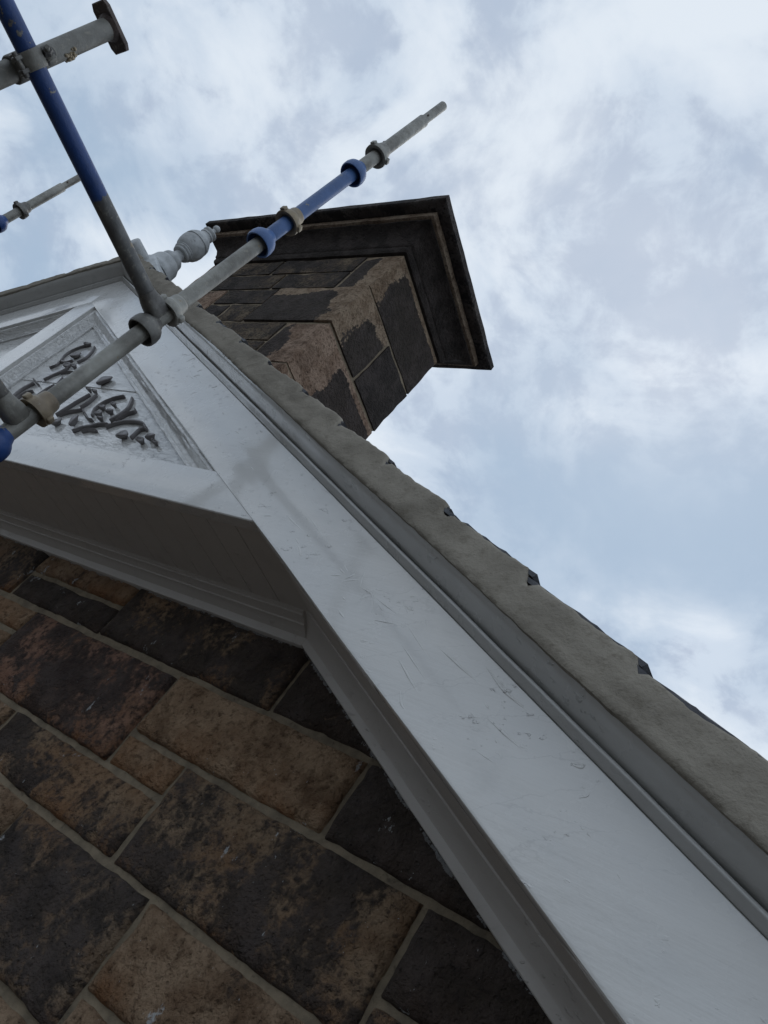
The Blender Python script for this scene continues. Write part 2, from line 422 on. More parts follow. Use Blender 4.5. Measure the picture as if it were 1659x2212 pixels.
# ---- rake boards, bead and crown moulding
for side in (1, -1):
    prof = [(-0.010, 1.000), (0.0, 0.9985), (0.174, 1.0), (0.174, 1.012), (0.174, 1.04), (-0.006, 1.04), (-0.010, 1.034)]
    prof = [(-0.0105, 1.004), (-0.0085, 1.0005), (-0.004, 0.9992), (0.1725, 0.9992), (0.174, 1.001), (0.174, 1.04), (-0.0105, 1.04)]
    def jb(sd, s, p, y, k):
        q = Vector((s*1.3, p*4, sd*3.0))
        return rk(sd, s, p + 0.0016*noise.noise(q*2.0)*(1 if y < 1.01 else 0), y + 0.0022*noise.noise(q)*(1 if y < 1.01 else 0))
    sweep('barge_board', side, prof, P_BOARD, step=0.05, jitter=jb, smooth=30)
    bead = [(0.1755, 1.03), (0.1755, 0.9965), (0.1790, 0.9920), (0.1822, 0.9860), (0.1840, 0.9818), (0.1850, 0.9806), (0.1868, 0.9800), (0.1895, 0.9803), (0.1912, 0.9815), (0.1920, 0.984), (0.1922, 1.03)]
    sweep('bead_moulding', side, bead, P_CROWN, step=0.03,
          jitter=lambda sd, s, p, y, k: rk(sd, s, p+0.0010*noise.noise(Vector((s*7, 1.5, sd))), y+0.0010*noise.noise(Vector((s*9, 9, sd)))), smooth=50)
    cy = [(0.1945, 1.03), (0.1945, 0.992), (0.1960, 0.982), (0.1985, 0.9735), (0.2022, 0.965), (0.2050, 0.956), (0.2075, 0.946), (0.2105, 0.936), (0.2148, 0.9275), (0.2195, 0.9215), (0.2225, 0.9190), (0.2300, 0.9180), (0.2300, 1.03)]
    sweep('crown_moulding', side, cy, P_CROWN, step=0.025,
          jitter=lambda sd, s, p, y, k: rk(sd, s, p+0.0010*noise.noise(Vector((s*5, k*.1, sd+4))), y+0.0012*noise.noise(Vector((s*4, k*.1+3, sd)))), smooth=60)

b = bmesh.new(); random.seed(77)
def ridge(side, pts, w, h):
    c = catmull([(p[0], p[1]) for p in pts], 5) if len(pts) > 2 else [Vector(pts[0]), (Vector(pts[0])+Vector(pts[1]))/2, Vector(pts[1])]
    rings = []
    for i, q_ in enumerate(c):
        d = (c[min(len(c)-1, i+1)]-c[max(0, i-1)]).normalized(); nr = Vector((-d.y, d.x)); t = i/(len(c)-1)
        f = 0.25+0.75*math.sin(math.pi*min(0.95, max(0.05, t))); j_ = random.uniform(0.7, 1.2)
        rings.append([rk(side, q_.x+nr.x*a*w*f, q_.y+nr.y*a*w*f, y) for a, y in ((-1.3, 1.0020), (-0.8, 0.9994-h*f*j_*0.35), (-0.25, 0.9994-h*f*j_), (0.25, 0.9994-h*f*j_), (0.8, 0.9994-h*f*j_*0.35), (1.3, 1.0020))])
    add_loft(b, rings)
for pts in (((2.72, 0.118), (2.76, 0.082)), ((2.76, 0.082), (2.80, 0.090), (2.84, 0.068)), ((2.80, 0.090), (2.90, 0.105)), ((2.90, 0.105), (3.02, 0.092)), ((2.86, 0.062), (2.90, 0.088)), ((2.98, 0.05), (3.06, 0.04)),
            ((2.95, 0.072), (3.05, 0.064)), ((3.00, 0.118), (3.12, 0.128)), ((3.10, 0.156), (3.16, 0.150), (3.20, 0.156)), ((3.14, 0.06), (3.18, 0.10)), ((3.18, 0.10), (3.26, 0.108)), ((3.20, 0.05), (3.27, 0.068)),
            ((2.45, 0.10), (2.56, 0.092)), ((2.40, 0.06), (2.50, 0.066)), ((2.33, 0.13), (2.42, 0.118))):
    ridge(1, pts, random.uniform(0.0020, 0.0034), random.uniform(0.0007, 0.0011))
for i in range(90):
    s_ = 0.6+3.4*random.random(); p_ = random.uniform(0.012, 0.160); an = random.choice((0.0, 0.1, -0.15, 1.3, 0.9)) + random.gauss(0, 0.2); l_ = random.uniform(0.006, 0.05)
    q0 = (s_, p_); q1 = (s_+l_*0.5*math.cos(an)+random.gauss(0, 0.003), min(0.166, max(0.006, p_+l_*0.5*math.sin(an)))); q2 = (s_+l_*math.cos(an), min(0.166, max(0.006, p_+l_*math.sin(an)*0.8)))
    ridge(1, (q0, q1, q2), random.uniform(0.0018, 0.0036), random.uniform(0.0004, 0.0009))
for i in range(60):      # drips and wrinkles of thick paint on the crown moulding
    s_ = 0.3+3.6*random.random(); p_ = random.uniform(0.198, 0.214); y_ = 0.985-(p_-0.1945)*2.6
    l_ = random.uniform(0.006, 0.02)
    rings = []
    for k in range(4):
        t = k/3; ss = s_+l_*t; w_ = 0.0013*math.sin(math.pi*(0.15+0.7*t))
        rings.append([rk(1, ss+0.4*l_*a, p_+0.010*t+a*w_, y_-0.026*t+dy) for a, dy in ((-1, 0.004), (0, -0.0014), (1, 0.004))])
    add_loft(b, rings)
o = mesh_obj('paint_ridges', b, P_BOARD, house, 60); o['kind'] = 'stuff'

# ---- cement verge, following the slate tails
TAIL0, GAUGE = 0.262, 0.2555
def saw(s):
    f = ((s-TAIL0)/GAUGE) % 1.0
    return f
def topline(s):
    f = saw(s) + 0.10*noise.noise(Vector((s*3, 4, 4)))
    t = 0.2995 + 0.0135*min(f, 0.86)/0.86
    return t - 0.026*max(0, min(1, (f-0.86)/0.09))
def cement_jit(sd, s, p, y, k):
    q = Vector((s*5, k*0.55, sd*7))
    wob = noise.noise(q)
    if y > 1.0: return rk(sd, s, p, y)
    t = (p-0.222)/(0.300-0.222)
    top = topline(s) + 0.007*noise.noise(Vector((s*11, 5, sd))) + 0.004*noise.noise(Vector((s*40, 8, sd)))
    bot = 0.2190 + 0.0050*noise.noise(Vector((s*2.3, 1, sd))) + 0.0012*noise.noise(Vector((s*31, 2, sd)))
    pp = bot + (top-bot)*t
    return rk(sd, s, pp, y + 0.0055*wob*math.sin(math.pi*min(1, max(0.12, t))) + 0.002*noise.noise(Vector((s*45, k*2, sd))))
cp = [(0.222, 1.03), (0.222, 0.945), (0.222, 0.915), (0.228, 0.9115)] + [(0.228+0.064*i/6, 0.9115+0.008*i/6) for i in range(1, 7)] + [(0.297, 0.9225), (0.300, 0.934), (0.300, 1.03)]
for side in (1, -1):
    sweep('verge_mortar', side, cp, CEMENT, step=0.011, jitter=cement_jit, smooth=60)

# ---- slates
def slate_bm(bm, side, tail, y0, y1, seed, rough=True):
    """one slate: a thin slab lying on the slope, its tail lifted on the course below"""
    ln, th = 0.50, 0.0085
    random.seed(seed)
    nn = 6
    rings = []
    for e in range(2):
        pass
    top, bot = [], []
    dy = random.uniform(-0.006, 0.006); ds = random.uniform(-0.006, 0.006); dp = random.uniform(-0.002, 0.003)
    pts = []
    br = random.uniform(0.006, 0.028)          # corner broken off at the verge
    for i in range(nn+1):      # tail edge, ragged
        pts.append((tail+ds+random.uniform(-0.004, 0.004)-(br if i == 0 else br*0.35 if i == 1 and rough else 0), y0+dy+(0.002 if i == 0 else 0)+(y1-y0)*i/nn))
    pts += [(tail-ln, y1), (tail-ln, y0)]
    if rough:
        pts += [(tail-ln+ln*k/26, y0+dy+random.uniform(-0.003, 0.003)) for k in range(1, 24)]
    pts = [(max(s_, -0.135), y_) for s_, y_ in pts]
    def lift(s): return 0.2775 + 0.024*(s-(tail-ln))/ln + dp
    vt = [bm.verts.new(rk(side, s, lift(s)+th+(random.uniform(-0.002, 0.0015) if rough else 0), y)) for s, y in pts]
    vb = [bm.verts.new(rk(side, s-0.002, lift(s), y)) for s, y in pts]
    bm.faces.new(vt); bm.faces.new(list(reversed(vb)))
    for i in range(len(pts)):
        j = (i+1) % len(pts); bm.faces.new((vt[i], vb[i], vb[j], vt[j]))
roof = bmesh.new()
for side in (1, -1):      # boarding below the slates
    add_loft(roof, [[rk(side, -p*TN, p, y) for p, y in ((0.240, 0.96), (0.240, 7.0), (0.267, 7.0), (0.267, 0.96))],
                    [rk(side, S_END, p, y) for p, y in ((0.240, 0.96), (0.240, 7.0), (0.267, 7.0), (0.267, 0.96))]])
roof = mesh_obj('roof', roof, WOOD, house)
roof['label'] = 'dark slated roof whose tails show above the cement verge'
field = bmesh.new(); sid = 100
for side in (1, -1):
    for k in range(0, 22):
        tail = TAIL0 + GAUGE*(k-0)
        if tail > S_END: break
        sid += 1
        b = bmesh.new(); slate_bm(b, side, tail, 0.9285, 1.20, sid)
        mesh_obj('slate', b, SLATE, roof)
        y = 1.203 - (0.15 if k % 2 else 0)
        y = 1.203
        w0 = 0.15 if k % 2 else 0.30
        while y < 6.9:
            sid += 1; slate_bm(field, side, tail, y, y+w0-0.003, sid, False); y += w0; w0 = 0.30
f = mesh_obj('slate_field', field, SLATE, roof); f['kind'] = 'stuff'

# ridge tiles from the finial back to the chimney and beyond it
for i, (ya, yb) in enumerate(((1.16, 1.455), (2.17, 2.62), (2.624, 3.07), (3.074, 3.52), (3.524, 3.97))):
    b = bmesh.new()
    def rid(y):
        return [rk(-1, 0.16, 0.311, y), rk(-1, 0.02, 0.321, y), Vector((XA, y, ZB+0.321/CT+0.012)), rk(1, 0.02, 0.321, y), rk(1, 0.16, 0.311, y),
                rk(1, 0.16, 0.329, y), rk(1, 0.02, 0.339, y), Vector((XA, y, ZB+0.339/CT+0.016)), rk(-1, 0.02, 0.339, y), rk(-1, 0.16, 0.329, y)]
    add_loft(b, [rid(ya), rid(yb)]); mesh_obj('ridge_tile', b, CEMENT, roof)

# ---- pediment: king post, tie board, panels with mouldings
XL, XR = XA-0.079, XA+0.079
CORNER = -1.314
bm = bmesh.new()
ztop = ZB - 0.079*TN + 0.004
zs = [0.90 + (ztop-0.90)*i/14 for i in range(15)]
def kp(z, last=False):
    o = 0.0012*noise.noise(Vector((1, z*5, 0)))
    zl = z
    return [Vector((XL, 1.03, zl)), Vector((XL, 1.002+o, zl)), Vector((XL+0.002, 1.0003+o, zl)), Vector((XA, 1.0003, zl if not last else ZB+0.002)), Vector((XR-0.002, 1.0003+o, zl)), Vector((XR, 1.002+o, zl)), Vector((XR, 1.03, zl))]
add_loft(bm, [kp(z, z == zs[-1]) for z in zs])
mesh_obj('king_post', bm, P_FLAT, house, 30)
bm = bmesh.new()
def tie_ring(t):
    # t 0..1 from left to right; ends cut along the rake
    def xx(z):
        half = (ZB - z)/TN - 0.0045/ST*1.0
        return XA + half*(2*t-1)
    pts = []
    for z, y in ((0.7715, 1.04), (0.7715, 1.0062), (0.7735, 1.0035), (0.777, 1.0022), (0.903, 1.0022), (0.9052, 1.004), (0.9052, 1.07), (0.80, 1.07)):
        x = xx(z); o = 0.0018*noise.noise(Vector((x*1.5, z*6, 3)))
        pts.append(Vector((x, y+(o if y < 1.01 else 0), z+(0.0012*noise.noise(Vector((x*2, 9, 1)))))))
    return pts
add_loft(bm, [tie_ring(i/90) for i in range(91)])
mesh_obj('tie_board', bm, P_FLAT, house, 30)
# panel boards (two planks with a small step at the joint) and mouldings round them
PM = [(-0.004, 1.075), (-0.004, 1.0175), (0.008, 1.0165), (0.013, 1.0125), (0.019, 1.0120), (0.024, 1.0155), (0.027, 1.0225), (0.029, 1.0245), (0.034, 1.0300),
      (0.040, 1.0390), (0.048, 1.0445), (0.053, 1.0455), (0.055, 1.0485), (0.060, 1.0470), (0.065, 1.0490), (0.067, 1.0540), (0.067, 1.075)]
JOINT = 1.262
for side in (1, -1):
    xin = XA + side*0.079
    def xrake(z): return XA + side*((ZB - z)/TN)
    for nm, za, zb_, yf in (('panel_board', 0.88, JOINT, 1.0605), ('panel_board', JOINT, None, 1.0575)):
        b = bmesh.new()
        if zb_ is None:
            ztip = ZB - 0.079*TN
            poly = [(xin, za), (xrake(za), za), (xin, ztip)]
        else:
            poly = [(xin, za), (xrake(za), za), (xrake(zb_), zb_), (xin, zb_)]
        fr = [b.verts.new((x, yf, z)) for x, z in poly]; bk = [b.verts.new((x, 1.085, z)) for x, z in poly]
        b.faces.new(fr); b.faces.new(list(reversed(bk)))
        for i in range(len(poly)):
            j = (i+1) % len(poly); b.faces.new((fr[i], bk[i], bk[j], fr[j]))
        mesh_obj('panel_board', b, P_FLAKE, house)
    # rake-side moulding
    s_a, s_b = 0.0, (1.8245-0.86)/ST
    sweep('panel_moulding', side, [(-d, y) for d, y in PM], P_PMOULD, s0=0.02, s1=(ZB-0.885)/ST, step=0.02,
          jitter=lambda sd, s, p, y, k: rk(sd, s, p+0.0012*noise.noise(Vector((s*25, k*.5, sd))), y+0.0016*noise.noise(Vector((s*19, k*.6, sd+2)))), smooth=45)
    b = bmesh.new(); rings = []
    for i in range(41):
        z = 0.88 + (ZB-0.01-0.88)*i/40
        rings.append([Vector((xin + side*(d+0.0008*noise.noise(Vector((z*25, k*.5, 8)))), y+0.001*noise.noise(Vector((z*19, k*.6, 5))), z)) for k, (d, y) in enumerate(PM)])
    add_loft(b, rings)
    mesh_obj('panel_moulding', b, P_PMOULD, house, 45)

# ---- carved scrollwork on the right hand panel
RIB = [
 ([(-2.715, 1.085), (-2.7, 1.144), (-2.679, 1.199)],0.014), ([(-2.631, 1.138), (-2.625, 1.167), (-2.631, 1.205)],0.014),
 ([(-2.694, 1.078), (-2.667, 1.098), (-2.63, 1.112), (-2.609, 1.122)],0.012), ([(-2.587, 1.114), (-2.545, 1.094), (-2.503, 1.078), (-2.483, 1.077)],0.016),
 ([(-2.514, 1.103), (-2.538, 1.132), (-2.537, 1.171), (-2.509, 1.205), (-2.473, 1.221)],0.016), ([(-2.379, 1.093), (-2.368, 1.123), (-2.367, 1.159), (-2.386, 1.192), (-2.407, 1.215)],0.022),
 ([(-2.351, 1.099), (-2.335, 1.132), (-2.311, 1.149), (-2.321, 1.16)],0.012), ([(-2.358, 1.056), (-2.34, 1.073), (-2.3, 1.094), (-2.245, 1.102), (-2.2, 1.096), (-2.157, 1.074)],0.02),
 ([(-2.178, 1.03), (-2.181, 1.066), (-2.161, 1.077)],0.02), ([(-2.504, 1.011), (-2.48, 1.032), (-2.443, 1.047), (-2.416, 1.062), (-2.378, 1.067)],0.022),
 ([(-2.455, 1.015), (-2.434, 1.027), (-2.395, 1.028)],0.016), ([(-3.172, 1.354), (-3.153, 1.374), (-3.167, 1.41), (-3.188, 1.441), (-3.188, 1.479), (-3.163, 1.509), (-3.136, 1.527)],0.012),
 ([(-3.154, 1.401), (-3.114, 1.399), (-3.087, 1.411)],0.02), ([(-3.025, 1.408), (-3.014, 1.438), (-3.028, 1.479), (-3.053, 1.515)],0.02),
 ([(-3.095, 1.273), (-3.078, 1.303), (-3.057, 1.327), (-3.045, 1.355)],0.02), ([(-3.04, 1.322), (-3.014, 1.333), (-2.97, 1.335)],0.014),
 ([(-3.153, 1.136), (-3.165, 1.177), (-3.157, 1.212), (-3.144, 1.236)],0.022), ([(-3.117, 1.111), (-3.112, 1.153), (-3.099, 1.176), (-3.074, 1.187)],0.014),
 ([(-3.007, 1.145), (-2.995, 1.167), (-2.992, 1.204), (-2.978, 1.235)],0.014), ([(-2.982, 1.17), (-2.97, 1.19)],0.01),
 ([(-3.167, 1.26), (-3.101, 1.236)],0.014), ([(-2.967, 1.253), (-2.983, 1.286)],0.01)]
BLOB = [
 ((-2.682, 1.258),(-2.698, 1.333),(-2.635, 1.273),(-2.746, 1.318)), ((-2.67, 1.008),(-2.636, 1.054),(-2.633, 1.022),(-2.673, 1.04)),
 ((-2.538, 1.015),(-2.592, 1.092),(-2.54, 1.048),(-2.589, 1.058)), ((-2.506, 1.129),(-2.489, 1.156),(-2.483, 1.135),(-2.512, 1.15)),
 ((-2.463, 1.16),(-2.448, 1.175),(-2.437, 1.157),(-2.474, 1.178)), ((-2.481, 1.09),(-2.465, 1.123),(-2.457, 1.099),(-2.489, 1.114)),
 ((-2.438, 1.114),(-2.422, 1.143),(-2.416, 1.121),(-2.444, 1.135)), ((-2.231, 1.001),(-2.214, 1.049),(-2.193, 1.011),(-2.253, 1.039)),
 ((-2.128, 1.011),(-2.09, 1.017),(-2.091, 0.999),(-2.126, 1.029)), ((-2.086, 1.018),(-2.085, 1.057),(-2.065, 1.029),(-2.106, 1.046)),
 ((-2.053, 1.019),(-2.019, 1.014),(-2.028, 1.006),(-2.043, 1.028)), ((-2.437, 1.074),(-2.434, 1.096),(-2.417, 1.077),(-2.454, 1.093)),
 ((-2.715, 1.227),(-2.692, 1.235),(-2.695, 1.226),(-2.711, 1.236)), ((-2.666, 1.218),(-2.647, 1.232),(-2.647, 1.219),(-2.667, 1.231)),
 ((-3.107, 1.418),(-3.097, 1.475),(-3.062, 1.428),(-3.143, 1.466)), ((-3.146, 1.524),(-3.099, 1.539),(-3.109, 1.523),(-3.136, 1.54)),
 ((-3.079, 1.366),(-3.04, 1.378),(-3.031, 1.354),(-3.089, 1.39)), ((-3.018, 1.362),(-2.993, 1.377),(-2.991, 1.361),(-3.02, 1.378))]
carving = bmesh.new()
carv = None
for pts, w in RIB:
    d0 = Vector(pts[0])-Vector(pts[1]); d1 = Vector(pts[-1])-Vector(pts[-2])
    pts = [tuple(Vector(pts[0])+d0*0.22)] + list(pts) + [tuple(Vector(pts[-1])+d1*0.22)]
    c = catmull(pts); n = len(c); b = bmesh.new(); rings = []
    for i, p in enumerate(c):
        t = i/(n-1); d = (c[min(n-1, i+1)]-c[max(0, i-1)]).normalized(); nr = Vector((-d.y, d.x))
        ww = w*(0.30+0.75*math.sin(math.pi*(0.12+0.80*t)))*0.35
        if nr.dot(Vector((-0.9, 0.42))) < 0: nr = -nr          # body lies on the far side of the traced lower edge
        prof = [(-0.6, 1.066), (-0.9, 1.055), (-0.75, 1.0480), (0.0, 1.0450), (0.75, 1.0480), (0.9, 1.055), (0.6, 1.066)]
        rings.append([Vector((p.x+nr.x*ww*a, y, p.y+nr.y*ww*a)) for a, y in prof])
    add_loft(b, rings)
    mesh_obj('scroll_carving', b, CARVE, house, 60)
for A, B, C, D in BLOB:
    A, B, C, D = (Vector(v) for v in (A, B, C, D)); m = (A+B)/2; u = (B-A)/2; v = (D-C)/2; b = bmesh.new()
    v -= u*(u.dot(v)/max(1e-9, u.dot(u)))
    rings = []; n_ = 22
    for j in range(8):
        r = (0.40, 0.62, 0.90, 1.0, 0.97, 0.80, 0.45, 0.03)[j]; dep = (1.066, 1.057, 1.048, 1.0440, 1.0405, 1.0385, 1.0375, 1.0373)[j]
        ring = []
        for i in range(n_):
            t = 2*math.pi*i/n_; c_, s_ = math.cos(t), math.sin(t)*(0.80+0.28*math.cos(t+0.6))
            rr = r*(1+0.10*math.sin(3*t+m.x*40)*(1 if j > 1 else 0.3))
            ring.append(Vector((m.x+(u.x*c_+v.x*s_)*rr*0.80, dep+0.004*c_*(1 if j > 2 else 0), m.y+(u.y*c_+v.y*s_)*rr*0.80)))
        rings.append(ring)
    add_loft(b, rings)
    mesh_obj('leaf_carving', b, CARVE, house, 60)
carving.free()

# ---- soffits
ZS = 0.777
bm = bmesh.new(); x = CORNER-0.0; i = 0
XLC = 2*XA-CORNER
nb = 38; wb = (CORNER-XLC)/nb
for i in range(nb):
    xa_, xb_ = XLC+wb*i+0.0012, XLC+wb*(i+1)-0.0012
    b = bmesh.new(); dz = 0.0012*noise.noise(Vector((i*3.1, 0, 0)))
    add_box(b, ((xa_+xb_)/2, 1.2325, ZS+0.008+dz), (xb_-xa_, 0.385, 0.016), bev=0.002)
    mesh_obj('soffit_board', b, P_SOFFIT, house)
bm = bmesh.new(); add_box(bm, ((CORNER+XLC)/2, 1.2325, ZS+0.022), (CORNER-XLC+0.06, 0.39, 0.008)); mesh_obj('soffit_backing', bm, P_SOFFIT, house)
SC = (ZB-0.776)/ST                 # where the rake leaves the tie
for side in (1, -1):
    sof = [(0.0005, 1.04), (-0.004, 1.043), (-0.004, 1.083), (0.0, 1.086), (0.0, 1.426), (0.016, 1.426), (0.016, 1.04)]
    for (ya, yb) in ((1.041, 1.085), (1.088, 1.427)):
        o = -0.004 if ya < 1.05 else 0.0
        sweep('soffit_board', side, [(o+0.0025, ya), (o, ya+0.002), (o, yb-0.002), (o+0.0025, yb), (o+0.018, yb), (o+0.018, ya)], P_SOFFIT, s0=SC-0.10, step=0.06,
              jitter=lambda sd, s, p, y, k: rk(sd, s, p+0.0014*noise.noise(Vector((s*3, y*6, sd))), y))
# moulding where the soffit meets the wall
WM = [(0.006, 1.332), (-0.005, 1.332), (-0.0075, 1.338), (-0.012, 1.3395), (-0.0125, 1.352), (-0.018, 1.362), (-0.019, 1.3665), (-0.0235, 1.368), (-0.024, 1.376),
      (-0.030, 1.388), (-0.036, 1.4), (-0.0375, 1.4045), (-0.040, 1.4055), (-0.0595, 1.4085), (-0.061, 1.4105), (-0.061, 1.436), (0.006, 1.436)]
WMR = [(0.006, 1.332), (-0.004, 1.332), (-0.0075, 1.343), (-0.013, 1.354), (-0.0145, 1.360), (-0.020, 1.372), (-0.030, 1.389), (-0.0375, 1.4025), (-0.040, 1.4055), (-0.0595, 1.4085), (-0.061, 1.4105), (-0.061, 1.436), (0.006, 1.436)]
for side in (1, -1):
    sweep('wall_moulding', side, WMR, P_SOFFIT, s0=SC-0.09, step=0.04,
          jitter=lambda sd, s, p, y, k: rk(sd, s, p+0.0012*noise.noise(Vector((s*9, k*.2, sd))), y+0.0012*noise.noise(Vector((s*11, k*.3, sd)))), smooth=40)
b = bmesh.new(); rings = []
for i in range(90):
    x = XLC+0.02 + (CORNER-XLC-0.04)*i/89
    rings.append([Vector((x, y+0.001*noise.noise(Vector((x*9, k*.3, 1))), 0.776+p+0.001*noise.noise(Vector((x*9, k*.2, 5))))) for k, (p, y) in enumerate(WM)])
add_loft(b, rings); mesh_obj('wall_moulding', b, P_SOFFIT, house, 40)

# ------------------------------------------------------------------ gable wall: mortar bed and one object per stone
WY = 1.425
wall_bm = bmesh.new()
def half(z): return (ZB + 0.10 - z)/TN
ztop = 0.80
poly = [(-8.4, GZ), (1.55, GZ), (1.55, -0.55), (XA+half(ztop), ztop), (XA-half(ztop), ztop), (-8.4, -0.55)]
fr = [wall_bm.verts.new((x, WY+0.0165, z)) for x, z in poly]; bk = [wall_bm.verts.new((x, WY+0.42, z)) for x, z in poly]
wall_bm.faces.new(fr); wall_bm.faces.new(list(reversed(bk)))
for i in range(len(poly)):
    j = (i+1) % len(poly); wall_bm.faces.new((fr[i], bk[i], bk[j], fr[j]))
wall = mesh_obj('wall', wall_bm, MORTAR, house); wall['label'] = 'coursed sandstone gable wall with pale mortar joints'
ORANGE, BROWN, DARK, RED, UMBER = (0.335, 0.232, 0.148), (0.29, 0.205, 0.135), (0.22, 0.160, 0.110), (0.275, 0.160, 0.112), (0.265, 0.188, 0.122)
def wall_stone(x0, x1, z0, z1, colr, soot, seed, fine=0.021, gap=0.0050):
    random.seed(seed); so_ = Vector((seed*3.7, seed*1.3, seed*5.1))
    x0 += gap; x1 -= gap; z0 += gap*1.15; z1 -= gap*1.15
    nx = max(4, int((x1-x0)/fine)); nz_ = max(4, int((z1-z0)/fine))
    prd = random.uniform(-0.004, 0.004)
    us = [0, 0.006/(x1-x0)] + [i/nx for i in range(1, nx)] + [1-0.006/(x1-x0), 1]
    vs = [0, 0.006/(z1-z0)] + [i/nz_ for i in range(1, nz_)] + [1-0.006/(z1-z0), 1]
    b = bmesh.new(); grid = []
    for iv, v in enumerate(vs):
        row = []
        for iu, u in enumerate(us):
            x = x0+(x1-x0)*u; z = z0+(z1-z0)*v
            e = min(x-x0, x1-x, z-z0, z1-z)
            q = Vector((x, 0, z))
            # hewn outline and worn arrises
            f = max(0, 1-e/0.03)
            wx = (0.0045*noise.noise(q*15+so_)+0.0035*noise.noise(q*41+so_))*f; wz = (0.0045*noise.noise(q*13+so_*2)+0.0035*noise.noise(q*43+so_))*f
            edge = iu in (0, len(us)-1) or iv in (0, len(vs)-1)
            y = WY + prd + 0.0055*noise.noise(q*5+so_) + 0.0045*noise.noise(q*14+so_) + 0.0030*noise.noise(q*37+so_) + (0.008+0.012*max(0, noise.noise(q*9+so_*3)))*math.exp(-(e/0.010)**2)
            if edge: y = WY + 0.024
            row.append(b.verts.new((x+wx, y, z+wz)))
        grid.append(row)
    for r0, r1 in zip(grid, grid[1:]):
        for i in range(len(r0)-1): b.faces.new((r0[i], r0[i+1], r1[i+1], r1[i]))
    # skirt back into the mortar
    lay = b.verts.layers.float.new('low')
    for v in b.verts: v[lay] = math.exp(-max(0, v.co.z-z0)/0.035)
    bd = [e for e in b.edges if e.is_boundary]
    ex = bmesh.ops.extrude_edge_only(b, edges=bd)
    for v in ex['geom']:
        if isinstance(v, bmesh.types.BMVert): v.co.y = WY+0.06
    # keep below the roof
    for side in (1, -1):
        co = rk(side, 0, 0.11, 0); no = Vector((side*ST, 0, CT))
        bmesh.ops.bisect_plane(b, geom=b.verts[:]+b.edges[:]+b.faces[:], plane_co=co, plane_no=no, clear_outer=True)
    if not b.faces: b.free(); return
    o = mesh_obj('stone', b, STONE, wall, 60); o.color = (*colr, soot)
HAND = [
 # x0, x1, z0, z1, colour, soot
 (-3.25, -2.653, 0.518, 0.80, DARK, 0.55), (-2.653, -2.080, 0.518, 0.634, DARK, 0.72), (-2.653, -2.080, 0.634, 0.80, BROWN, 0.36), (-2.080, -1.304, 0.520, 0.80, UMBER, 0.62),
 (-1.304, -0.70, 0.524, 0.80, DARK, 0.70),
 (-2.95, -2.417, 0.409, 0.512, ORANGE, 0.28), (-2.95, -2.417, 0.219, 0.409, ORANGE, 0.32), (-2.417, -1.648, 0.222, 0.514, RED, 0.52), (-1.648, -0.966, 0.321, 0.522, ORANGE, 0.26),
 (-0.966, -0.18, 0.321, 0.524, DARK, 0.72), (-1.648, -1.408, 0.222, 0.321, ORANGE, 0.24), (-1.408, -0.684, 0.048, 0.321, UMBER, 0.55), (-0.684, 0.05, 0.134, 0.321, DARK, 0.78),
 (-2.62, -2.098, 0.053, 0.219, BROWN, 0.46), (-2.098, -1.408, 0.051, 0.222, UMBER, 0.52),
 (-0.684, 0.02, -0.06, 0.134, UMBER, 0.52), (-2.35, -1.761, -0.247, 0.051, BROWN, 0.38), (-1.761, -1.237, -0.247, 0.049, DARK, 0.56), (-1.237, -0.684, -0.153, 0.048, BROWN, 0.40),
 (-1.237, -0.684, -0.40, -0.153, BROWN, 0.46), (-1.761, -1.237, -0.40, -0.247, BROWN, 0.40), (-2.35, -1.761, -0.40, -0.247, DARK, 0.5), (-0.684, 0.02, -0.40, -0.06, DARK, 0.55)]
for i, (x0, x1, z0, z1, c_, so_) in enumerate(HAND):
    wall_stone(x0, x1, z0, z1, c_, so_, i+1)
# ordinary courses beyond the stones above
def fill(xa_, xb_, za, zb_, seed):
    random.seed(seed); x = xa_; k = 0; lens = []
    while x < xb_-0.05:
        w = random.uniform(0.42, 0.78)
        if xb_-(x+w) < 0.3: w = xb_-x
        lens.append((x, x+w)); x += w
    for j, (a, b_) in enumerate(lens):
        random.seed(seed*50+j)
        wall_stone(a, b_, za, zb_, random.choice((ORANGE, BROWN, DARK, UMBER, RED)), random.uniform(0.32, 0.62), seed*50+j, fine=0.06)
fill(-7.2, -3.25, 0.518, 0.80, 11); fill(-7.6, -2.95, 0.219, 0.516, 12); fill(-7.8, -2.62, 0.053, 0.219, 13); fill(-8.0, -2.35, -0.247, 0.051, 14)
fill(-8.0, -2.35, -0.40, -0.247, 15); fill(0.02, 1.5, -0.40, -0.06, 16); fill(0.02, 0.9, -0.06, 0.134, 17)
z = -0.40; k = 20
for h in (0.30, 0.21, 0.29, 0.18, 0.30):
    fill(-8.2, 1.5, z-h, z, k); z -= h; k += 1

